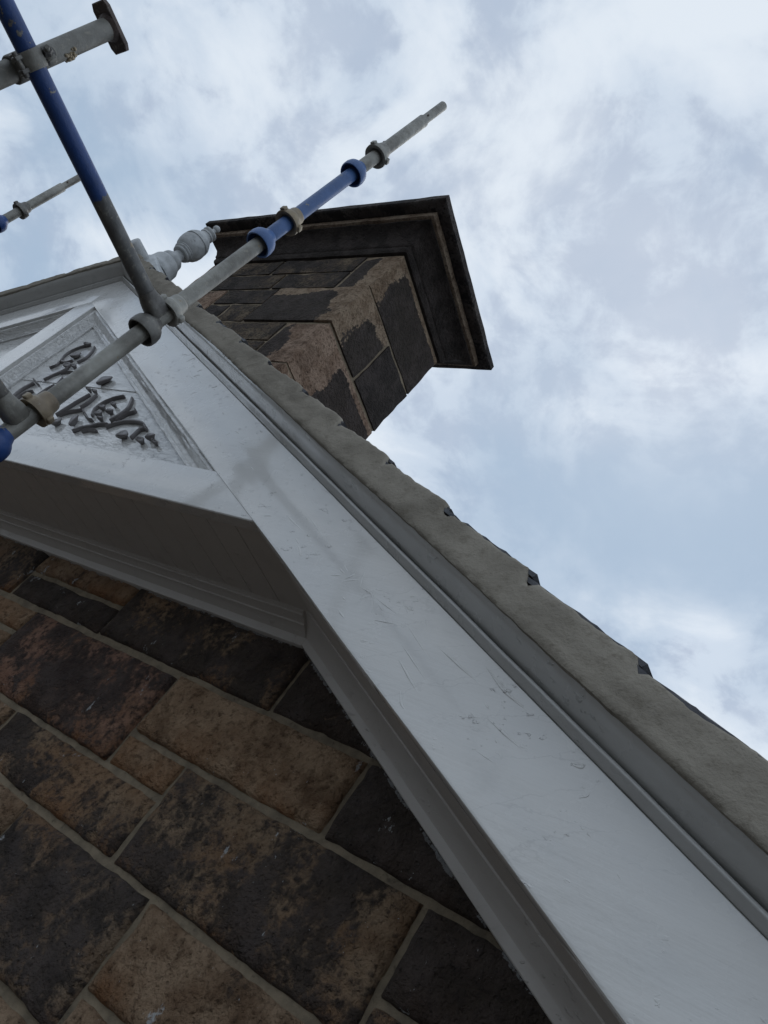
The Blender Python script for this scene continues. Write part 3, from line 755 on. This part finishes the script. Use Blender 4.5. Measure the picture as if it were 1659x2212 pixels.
# ------------------------------------------------------------------ chimney on the gable
CX0, CX1, CY0, CY1 = -4.19, -2.596, 1.462, 2.156
bm = bmesh.new(); add_box(bm, ((CX0+CX1)/2, (CY0+CY1)/2, 2.25), (CX1-CX0-0.032, CY1-CY0-0.032, 1.86))
chim = mesh_obj('chimney', bm, MORTAR_C, house); chim['label'] = 'squat sooty sandstone chimney stack with moulded cap behind the gable top'
def chim_stone(x0, x1, y0, y1, z0, z1, colr, soot, seed, wear_v=None, wear_w=0.13, proud=0.0, wear_top=0.0, mat=None):
    """a squared block; 'wear' is where the crust has scaled off along its outer corner"""
    g_ = 0.0065; random.seed(seed)
    lo = [x0, y0, z0]; hi = [x1, y1, z1]
    b = bmesh.new()
    nx, ny, nz_ = (max(2, min(16, int((hi[i]-lo[i])/0.045))) for i in range(3))
    add_box(b, ((x0+x1)/2, (y0+y1)/2, (z0+z1)/2), (x1-x0-2*g_, y1-y0-2*g_, z1-z0-2*g_))
    for ax, n in ((0, nx), (1, ny), (2, nz_)):
        es = [e for e in b.edges if abs((e.verts[0].co-e.verts[1].co)[ax]) > 1e-5 and abs((e.verts[0].co-e.verts[1].co)[(ax+1) % 3]) < 1e-6 and abs((e.verts[0].co-e.verts[1].co)[(ax+2) % 3]) < 1e-6]
        bmesh.ops.subdivide_edges(b, edges=es, cuts=n-1, use_grid_fill=True)
    lay = b.verts.layers.float.new('wear'); so_ = Vector((seed*2.3, seed*.7, seed*1.9))
    cx, cy_, cz = (x0+x1)/2, (y0+y1)/2, (z0+z1)/2
    for v in b.verts:
        p = v.co.copy()
        w = 0.0
        if wear_v is not None:
            d = math.hypot(max(0, abs(p.x-wear_v[0])-0.0), max(0, abs(p.y-wear_v[1])))
            w = max(0.0, 1-d/wear_w)
            w = w*(0.75+0.9*noise.noise(p*5+so_))
        if wear_top: w = max(w, (1-(z1-p.z)/wear_top)*1.1*(0.6+0.8*noise.noise(p*6+so_)))
        v[lay] = max(0.0, min(1.2, w*1.3))
        # softened arris
        ds = sorted((min(p[i]-lo[i], hi[i]-p[i]) for i in range(3)))
        out = Vector((p.x-cx, p.y-cy_, p.z-cz)).normalized()
        if ds[1] < 0.012: v.co -= out*(0.005+0.012*max(0, noise.noise(p*11+so_)))
        v.co += Vector((noise.noise(p*7+so_), noise.noise(p*7+so_*2), noise.noise(p*9+so_*3)*0.6))*0.0035 - out*0.0035*max(0, noise.noise(p*16+so_))
        if proud and p.x > x1-0.02: v.co.x += proud
    o = mesh_obj('stone', b, mat or STONE_C, chim, 50); o.color = (*colr, soot)
CD, CB, CPK = (0.20, 0.15, 0.11), (0.36, 0.275, 0.195), (0.37, 0.265, 0.195)
ZC = [3.142, 2.795, 2.441, 2.085, 1.73, 1.38]
K = (CX1, CY0)
# front right quoins, long and short; each turns the corner
q = [(-2.851, 0.85, 2.156), (-3.256, 0.86, 1.810), (-2.890, 0.90, 2.156), (-3.256, 0.80, 1.810), (-2.890, 0.8, 2.156)]
for i in range(5):
    chim_stone(q[i][0], CX1+(0.0, 0.008, 0.0, 0.006, 0.0)[i], CY0-(0.0, 0.008, 0.0, 0.0, 0.0)[i], q[i][2], ZC[i+1], ZC[i], (CB, CB, CPK, CPK, CB)[i], (0.70, 0.70, 0.68, 0.62, 0.6)[i], 101+i, K, (0.17, 0.20, 0.30, 0.36, 0.2)[i], wear_top=(0.03, 0.09, 0.06, 0.1, 0)[i])
    if q[i][2] < 2: chim_stone(CX1-0.25, CX1+0.003, q[i][2], CY1, ZC[i+1], ZC[i], CD, 0.82, 121+i)
# left quoins
ql = [-3.93, -3.70, -3.90, -3.66, -3.9]
for i in range(5):
    chim_stone(CX0, ql[i], CY0, CY0+0.35, ZC[i+1], ZC[i], CPK, 0.40, 141+i, (CX0, CY0), 0.25)
    chim_stone(CX0, CX0+0.25, CY0+0.35, CY1, ZC[i+1], ZC[i], CD, 0.7, 151+i)
# front: thin courses between the quoins
mids = [[-3.43], [-3.40], [-3.50], [-3.55], [-3.4]]
for i in range(5):
    zm = ZC[i+1] + (ZC[i]-ZC[i+1])*(0.51, 0.53, 0.50, 0.5, 0.5)[i]
    for j, (za, zb_) in enumerate(((zm, ZC[i]), (ZC[i+1], zm))):
        xm = -3.43 + 0.16*((i+j) % 2) - 0.08
        xs = [ql[i]] + ([xm] if q[i][0]-xm > 0.2 else []) + [q[i][0]]
        for n_, (a, b_) in enumerate(zip(xs, xs[1:])):
            chim_stone(a, b_, CY0-0.001, CY0+0.2, za, zb_, (0.20, 0.155, 0.108), 0.50+0.06*((i+j+n_) % 3), 200+i*10+j*4+n_, mat=STONE_G)
    chim_stone(CX0+0.25, CX1-0.25, CY1-0.2, CY1, ZC[i+1], ZC[i], CD, 0.7, 260+i)
# cap: bed mould, cavetto, fillet and slab
def cap(name, prof, colr, soot, seed, hole=True):
    b = bmesh.new(); rings = []
    n = 10
    for s, z in prof:
        ring = []
        xs0, xs1, ys0, ys1 = CX0-s, CX1+s, CY0-s, CY1+s
        cs = [(xs0, ys0), (xs1, ys0), (xs1, ys1), (xs0, ys1)]
        for a in range(4):
            (xa_, ya_), (xb_, yb_) = cs[a], cs[(a+1) % 4]
            for i in range(n*2):
                t = i/(n*2); x, y = xa_+(xb_-xa_)*t, ya_+(yb_-ya_)*t
                qn = Vector((x*9, y*9, z*9+seed))
                ring.append(Vector((x+0.004*noise.noise(qn), y+0.004*noise.noise(qn+Vector((5, 5, 5))), z+0.003*noise.noise(qn*1.3))))
        rings.append(ring)
    vs = add_loft(b, rings)
    lay = b.verts.layers.float.new('wear')
    for v in b.verts: v[lay] = 0.0
    o = mesh_obj(name, b, STONE_C, chim, 40); o.color = (*colr, soot); return o
cap('cap_moulding', [(-0.03, 3.143), (0.004, 3.146), (0.012, 3.160), (0.014, 3.186), (0.022, 3.192), (0.028, 3.215), (0.040, 3.240), (0.060, 3.264), (0.084, 3.282), (0.108, 3.292), (0.110, 3.300), (-0.03, 3.300)], CD, 0.86, 3)
cap('cap_fillet', [(-0.03, 3.2985), (0.1115, 3.2975), (0.1245, 3.305), (0.1245, 3.345), (-0.03, 3.348)], (0.27, 0.21, 0.155), 0.30, 4)
cap('cap_slab', [(-0.03, 3.348), (0.130, 3.351), (0.176, 3.354), (0.186, 3.362), (0.185, 3.402), (0.175, 3.412), (-0.06, 3.440), (-0.3, 3.45)], (0.105, 0.094, 0.088), 0.48, 6)

# ------------------------------------------------------------------ finial
FX, FY = XA+0.006, 1.055
fin = bmesh.new()
def sad(y, w, lift):
    return [rk(-1, w, 0.302, y), rk(-1, 0.0, 0.302, y) + Vector((0, 0, 0.0)), rk(1, 0.0, 0.302, y), rk(1, w, 0.302, y), rk(1, w, 0.319+lift*0.2, y), Vector((XA+0.055, y, ZB+0.40+lift)), Vector((XA-0.055, y, ZB+0.40+lift)), rk(-1, w, 0.319+lift*0.2, y)]
add_loft(fin, [sad(0.965, 0.23, -0.012), sad(0.975, 0.24, 0.0), sad(1.13, 0.24, 0.0), sad(1.14, 0.23, -0.012)])
finial = mesh_obj('finial', fin, FINIAL, house, 40); finial['label'] = 'grey painted turned urn finial on the gable apex'
b = bmesh.new()
for (r_, dz, y_a) in ((0.036, 0.0, 0.872), (0.030, -0.030, 0.885)):
    rings = []
    for y_, f_ in ((y_a, 0.86), (y_a+0.005, 1.0), (1.0, 1.0)):
        rings.append([Vector((XA + (-0.028 if dz else 0.012) + r_*f_*math.cos(2*math.pi*i/20), y_, ZB+0.318/CT+dz-0.005 + r_*f_*math.sin(2*math.pi*i/20))) for i in range(20)])
    add_loft(b, rings)
mesh_obj('ridge_roll', b, FINIAL, finial, 50)
def turn(name, prof):
    b = bmesh.new(); add_lathe(b, prof, (FX, FY, 0), seg=36, jit=0.0015); mesh_obj(name, b, FINIAL, finial, 40)
turn('bell_base', [(0.0, 2.20), (0.086, 2.205), (0.088, 2.225), (0.080, 2.238), (0.076, 2.26), (0.074, 2.285), (0.064, 2.305), (0.056, 2.312), (0.058, 2.325), (0.054, 2.340), (0.046, 2.350), (0.036, 2.362), (0.030, 2.376), (0.030, 2.396)])
turn('urn', [(0.030, 2.392), (0.046, 2.396), (0.049, 2.402), (0.047, 2.408), (0.052, 2.411), (0.055, 2.417), (0.052, 2.423), (0.056, 2.427), (0.0555, 2.431), (0.066, 2.442), (0.0725, 2.462), (0.075, 2.485), (0.074, 2.502), (0.069, 2.506), (0.069, 2.512), (0.0735, 2.516), (0.070, 2.535), (0.060, 2.554), (0.048, 2.572), (0.038, 2.582), (0.036, 2.594)])
turn('collar_ring', [(0.034, 2.592), (0.040, 2.598), (0.040, 2.606), (0.034, 2.611), (0.038, 2.616), (0.042, 2.624), (0.040, 2.632), (0.028, 2.640), (0.016, 2.644), (0.012, 2.655), (0.0125, 2.665)])
turn('ball', [(0.0, 2.658)] + [(0.0195*math.sin(t), 2.684-0.0195*math.cos(t)) for t in (0.5+2.64*i/9 for i in range(10))] + [(0.0, 2.7035)])

# ------------------------------------------------------------------ scaffold
TR = 0.02415
def cup_low(bm, x, y, z, flip=False):
    """dome shaped locking cup: open below, closing on the tube above"""
    pr = [(0.0395, 0.001), (0.0445, 0.0), (0.0468, 0.006), (0.0472, 0.022), (0.0445, 0.036), (0.038, 0.046), (0.031, 0.053), (0.0262, 0.063), (TR+0.0003, 0.066),
          (TR+0.0003, 0.056), (0.029, 0.046), (0.036, 0.034), (0.0395, 0.02), (0.0395, 0.001)]
    add_lathe(bm, pr, (x, y, z), seg=32, jit=0.0006)
def cup_up(bm, x, y, z):
    """welded cup: heavy rim with a flat underside and a collar up the tube, with lugs"""
    pr = [(TR+0.0003, 0.010), (0.030, 0.006), (0.0385, 0.0), (0.0445, 0.001), (0.0455, 0.008), (0.0435, 0.024), (0.036, 0.032), (0.031, 0.042), (0.0295, 0.058), (0.0275, 0.064), (TR+0.0003, 0.066), (TR+0.0003, 0.010)]
    add_lathe(bm, pr, (x, y, z), seg=32, jit=0.0012)
    for a in (0.6, 2.7, 4.8):
        m3 = Matrix.Rotation(a, 3, 'Z')
        add_box(bm, Vector((x, y, z+0.014)) + m3 @ Vector((0.045, 0, 0)), (0.014, 0.02, 0.020), m3, 0.003)
def node(par, x, y, z, low, upm):
    b = bmesh.new(); cup_low(b, x, y, z); mesh_obj('locking_cup', b, low, par, 50)
    b = bmesh.new(); cup_up(b, x, y, z+0.157-0.004*0); mesh_obj('welded_cup', b, upm, par, 50)
def seg_tube(par, x, y, z0, z1, mat, r=TR, name='tube', label=None):
    b = bmesh.new(); tube_bm(b, (x, y, z0), (x, y, z1), r); return mesh_obj(name, b, mat, par, 50, label)
def base_plate(par, x, y):
    b = bmesh.new(); add_box(b, (x, y, GZ+0.005), (0.15, 0.15, 0.008), bev=0.001); mesh_obj('base_plate', b, STEEL_D, par)

# main standard, from the bottom left of the picture up past the chimney
SX, SY = -1.937, 0.71
std = empty('scaffold_standard', (SX, SY, GZ), 'long upright scaffold tube, grey with a faded blue length, rising in front of the chimney', 'scaffold tube', 'upright scaffold tubes')
base_plate(std, SX, SY)
seg_tube(std, SX, SY, GZ+0.01, 1.690, STEEL)
seg_tube(std, SX, SY, 1.690, 2.228, BLUE_L, TR+0.0002, label='faded blue painted length of tube')
seg_tube(std, SX, SY, 2.228, 2.690, STEEL)
b = bmesh.new(); tube_bm(b, (SX, SY, 2.60), (SX, SY, 2.850), 0.0183); mesh_obj('spigot', b, STEEL, std, 50)
b = bmesh.new(); add_lathe(b, [(0.0004, 0), (0.004, 0.0), (0.004, 0.004), (0.0004, 0.0045)], (SX+0.0150, SY-0.0107, 2.712), (0.8, -0.58, 0), 12); mesh_obj('spigot_hole', b, STEEL_R, std)
for z, lo, hi in ((0.565, BLUE, BRASSY), (1.112, STEEL_D, STEEL), (1.643, BLUE_L, BRASSY), (2.180, BLUE_L, STEEL)):
    b = bmesh.new(); cup_low(b, SX, SY, z+(0.0 if z != 1.112 else -0.004)); mesh_obj('locking_cup', b, lo, std, 50)
    b = bmesh.new(); cup_up(b, SX, SY, z+{0.565: 0.150, 1.112: 0.103, 1.643: 0.152, 2.180: 0.160}[z]); mesh_obj('welded_cup', b, hi, std, 50)
b = bmesh.new(); add_box(b, (SX-0.026, SY-0.012, 2.452), (0.012, 0.012, 0.010), bev=0.002); mesh_obj('locking_pin', b, STEEL_R, std)

# far standard
FXS, FYS = -4.30, 0.656
fst = empty('scaffold_standard', (FXS, FYS, GZ), 'short grey top of an upright scaffold tube behind the blue tube, at the left edge', 'scaffold tube', 'upright scaffold tubes')
base_plate(fst, FXS, FYS)
seg_tube(fst, FXS, FYS, GZ+0.01, 1.72, STEEL); seg_tube(fst, FXS, FYS, 1.72, 2.06, BLUE, TR+0.0002); seg_tube(fst, FXS, FYS, 2.06, 2.492, STEEL)
b = bmesh.new(); tube_bm(b, (FXS, FYS, 2.40), (FXS, FYS, 2.655), 0.0183); mesh_obj('spigot', b, STEEL, fst, 50)
b = bmesh.new(); add_lathe(b, [(0.0004, 0), (0.0045, 0.0), (0.0045, 0.004), (0.0004, 0.0045)], (FXS+0.0150, FYS-0.0107, 2.527), (0.8, -0.58, 0), 12); mesh_obj('spigot_hole', b, STEEL_R, fst)
node(fst, FXS, FYS, 2.022, BLUE, STEEL_D)
b = bmesh.new(); add_box(b, (FXS-0.024, FYS-0.006, 2.278), (0.012, 0.010, 0.010), bev=0.002); mesh_obj('locking_pin', b, STEEL_R, fst)

# transoms: tube with a forged blade end hooked between the cups
def transom(x0, y0, z0, x1, y1, mat, endmat, label):
    a = Vector((x0, y0, z0)); c = Vector((x1, y1, z0)); d = (c-a).normalized(); sd_ = Vector((-d.y, d.x, 0))
    t = empty('scaffold_transom', a, label, 'scaffold tube', 'level scaffold tubes')
    st = a + d*0.048
    b = bmesh.new(); tube_bm(b, st, c, TR); mesh_obj('tube', b, mat, t, 50)
    b = bmesh.new(); rings = []
    for u, hw, hz, zz, sq in ((0.058, 0.0250, 0.0250, 0.0, 0.0), (0.046, 0.0255, 0.0262, 0.0, 0.2), (0.032, 0.0262, 0.0285, 0.001, 0.6), (0.012, 0.0265, 0.0310, 0.003, 0.9), (-0.010, 0.0255, 0.0320, 0.004, 1.0), (-0.020, 0.0215, 0.0300, 0.004, 1.0)):
        ring = []
        for i in range(20):
            an = 2*math.pi*i/20; cx, cz = math.cos(an), math.sin(an); m_ = max(abs(cx), abs(cz))
            fx, fz = cx*(1-sq*0.75)+cx/m_*sq*0.75, cz*(1-sq*0.75)+cz/m_*sq*0.75
            ring.append(a + d*u + sd_*(hw*fx) + Vector((0, 0, hz*fz+zz)) + d*(0.010 if u < 0 else 0)*0)
        rings.append(ring)
    add_loft(b, rings); mesh_obj('blade_end', b, endmat, t, 40)
    return t
NZ = 1.187
def on_tr(y): return -1.937 + (y-0.71)/(-0.0525-0.71)*(-1.8765+1.937)
transom(on_tr(SY)+0.0025, SY-0.030, NZ, on_tr(-0.95), -0.95, BLUE_T, STEEL_D, 'level tube from the upper left corner, blue with a grey end at the upright')
transom(SX+0.0025, SY-0.030, 0.672, SX+0.07, -0.6, STEEL_D, STEEL, 'stub of grey level tube at the left edge, hooked to the upright by the carving')

# upside down prop tube with end plate, clamped to the blue tube
CYP = 0.034
BX = on_tr(CYP); PX = BX-0.0655; PZ1 = 1.482; PR = 0.0262
prop = empty('prop_tube', (PX, CYP, 0.2), 'short thick upright steel tube capped by a dark end plate, at top left', 'prop')
b = bmesh.new(); tube_bm(b, (PX, CYP, 0.2), (PX, CYP, PZ1), PR); mesh_obj('tube', b, STEEL_M, prop, 50)
b = bmesh.new(); pl_ = [(0.031, 0.046), (0.024, 0.060), (-0.024, 0.060), (-0.031, 0.046), (-0.031, -0.046), (-0.024, -0.060), (0.024, -0.060), (0.031, -0.046)]
add_loft(b, [[Vector((PX+x*f, CYP+y*f, PZ1+z)) for x, y in pl_] for f, z in ((0.96, 0.0), (1, 0.002), (1, 0.011), (0.97, 0.013))])
mesh_obj('end_plate', b, STEEL_R, prop)
b = bmesh.new(); add_lathe(b, [(PR, -0.010), (PR+0.004, -0.006), (PR+0.008, 0.0)], (PX, CYP, PZ1), seg=28); mesh_obj('weld', b, STEEL_R, prop, 50)
b = bmesh.new()
for i in range(26):
    random.seed(900+i); a = random.gauss(0.95, 0.28); z = 1.330+random.gauss(0, 0.009)-0.006*(a-0.95)
    rr = random.uniform(0.003, 0.0065); c0 = Vector((PX+PR*math.cos(a), CYP+PR*math.sin(a), z))
    r_ = bmesh.ops.create_icosphere(b, subdivisions=1, radius=rr, matrix=Matrix.Translation(c0))
    for v in r_['verts']: v.co += Vector((noise.noise(v.co*90), noise.noise(v.co*90+Vector((3, 3, 3))), noise.noise(v.co*80)))*0.003
o = mesh_obj('mortar_splash', b, BRASSY, prop, 60)

# coupler
clamp = empty('scaffold_coupler', (BX, CYP-0.004, NZ-0.03), 'forged steel scaffold coupler with bolt, clamping the blue tube to the prop tube', 'coupler')
CYC = CYP-0.004
def band(b, x, y, z, axis, ri, ro, w, a0, a1, n=22):
    rings = []
    for i in range(n+1):
        a = a0+(a1-a0)*i/n; ring = []
        for r, t in ((ri, -w/2), (ro-0.002, -w/2), (ro, -w/2+0.003), (ro, w/2-0.003), (ro-0.002, w/2), (ri, w/2)):
            if axis == 'Y': ring.append(Vector((x+r*math.cos(a), y+t, z+r*math.sin(a))))
            else: ring.append(Vector((x+r*math.cos(a), y+r*math.sin(a), z+t)))
        rings.append(ring)
    add_loft(b, rings)
b = bmesh.new(); band(b, BX, CYC, NZ, 'Y', TR+0.0003, TR+0.0065, 0.042, -1.75, 1.45); mesh_obj('strap', b, STEEL, clamp, 40)
b = bmesh.new(); band(b, BX, CYC, NZ, 'Y', TR+0.0003, TR+0.0075, 0.044, 1.5, 4.45); add_box(b, ((BX+PX)/2, CYC, NZ), (0.024, 0.05, 0.05), bev=0.004)
mesh_obj('saddle', b, STEEL_D, clamp, 40)
b = bmesh.new(); band(b, PX, CYP, NZ, 'Z', PR+0.0003, PR+0.0065, 0.044, 0, 6.2); mesh_obj('strap', b, STEEL_D, clamp, 40)
# bolt and flanged nut at the top of the strap, hinge pin below
bc = Vector((BX+0.016, CYC, NZ+TR+0.014)); bax = Vector((0.80, -0.42, -0.30)).normalized()
b = bmesh.new(); add_lathe(b, [(0.0, -0.030), (0.006, -0.03), (0.006, 0.026), (0.0052, 0.028), (0.0, 0.028)], bc, bax, 14); mesh_obj('bolt', b, STEEL, clamp, 50)
b = bmesh.new(); add_lathe(b, [(0.0058, 0.000), (0.0165, 0.000), (0.017, 0.003), (0.0125, 0.005), (0.0115, 0.015), (0.0105, 0.017), (0.006, 0.0172)], bc, bax, 6); mesh_obj('nut', b, STEEL_D, clamp)
b = bmesh.new(); add_lathe(b, [(0.0, 0.0), (0.0185, 0.0), (0.0185, 0.002), (0.006, 0.0028)], bc-bax*0.002, bax, 28); mesh_obj('washer', b, STEEL_D, clamp, 40)
b = bmesh.new(); add_box(b, bc-bax*0.010, (0.03, 0.04, 0.024), bax.to_track_quat('X', 'Z').to_matrix(), 0.006); mesh_obj('strap_eye', b, STEEL, clamp, 40)
b = bmesh.new()
add_lathe(b, [(0.0, -0.027), (0.006, -0.027), (0.007, -0.022), (0.007, 0.022), (0.006, 0.027), (0.0, 0.027)], (BX+0.006, CYC, NZ-TR-0.012), (0, 1, 0), 14)
for s_ in (-1, 1): add_box(b, (BX+0.004, CYC+s_*0.014, NZ-TR-0.010), (0.022, 0.010, 0.022), bev=0.003)
mesh_obj('hinge', b, STEEL_D, clamp, 40)
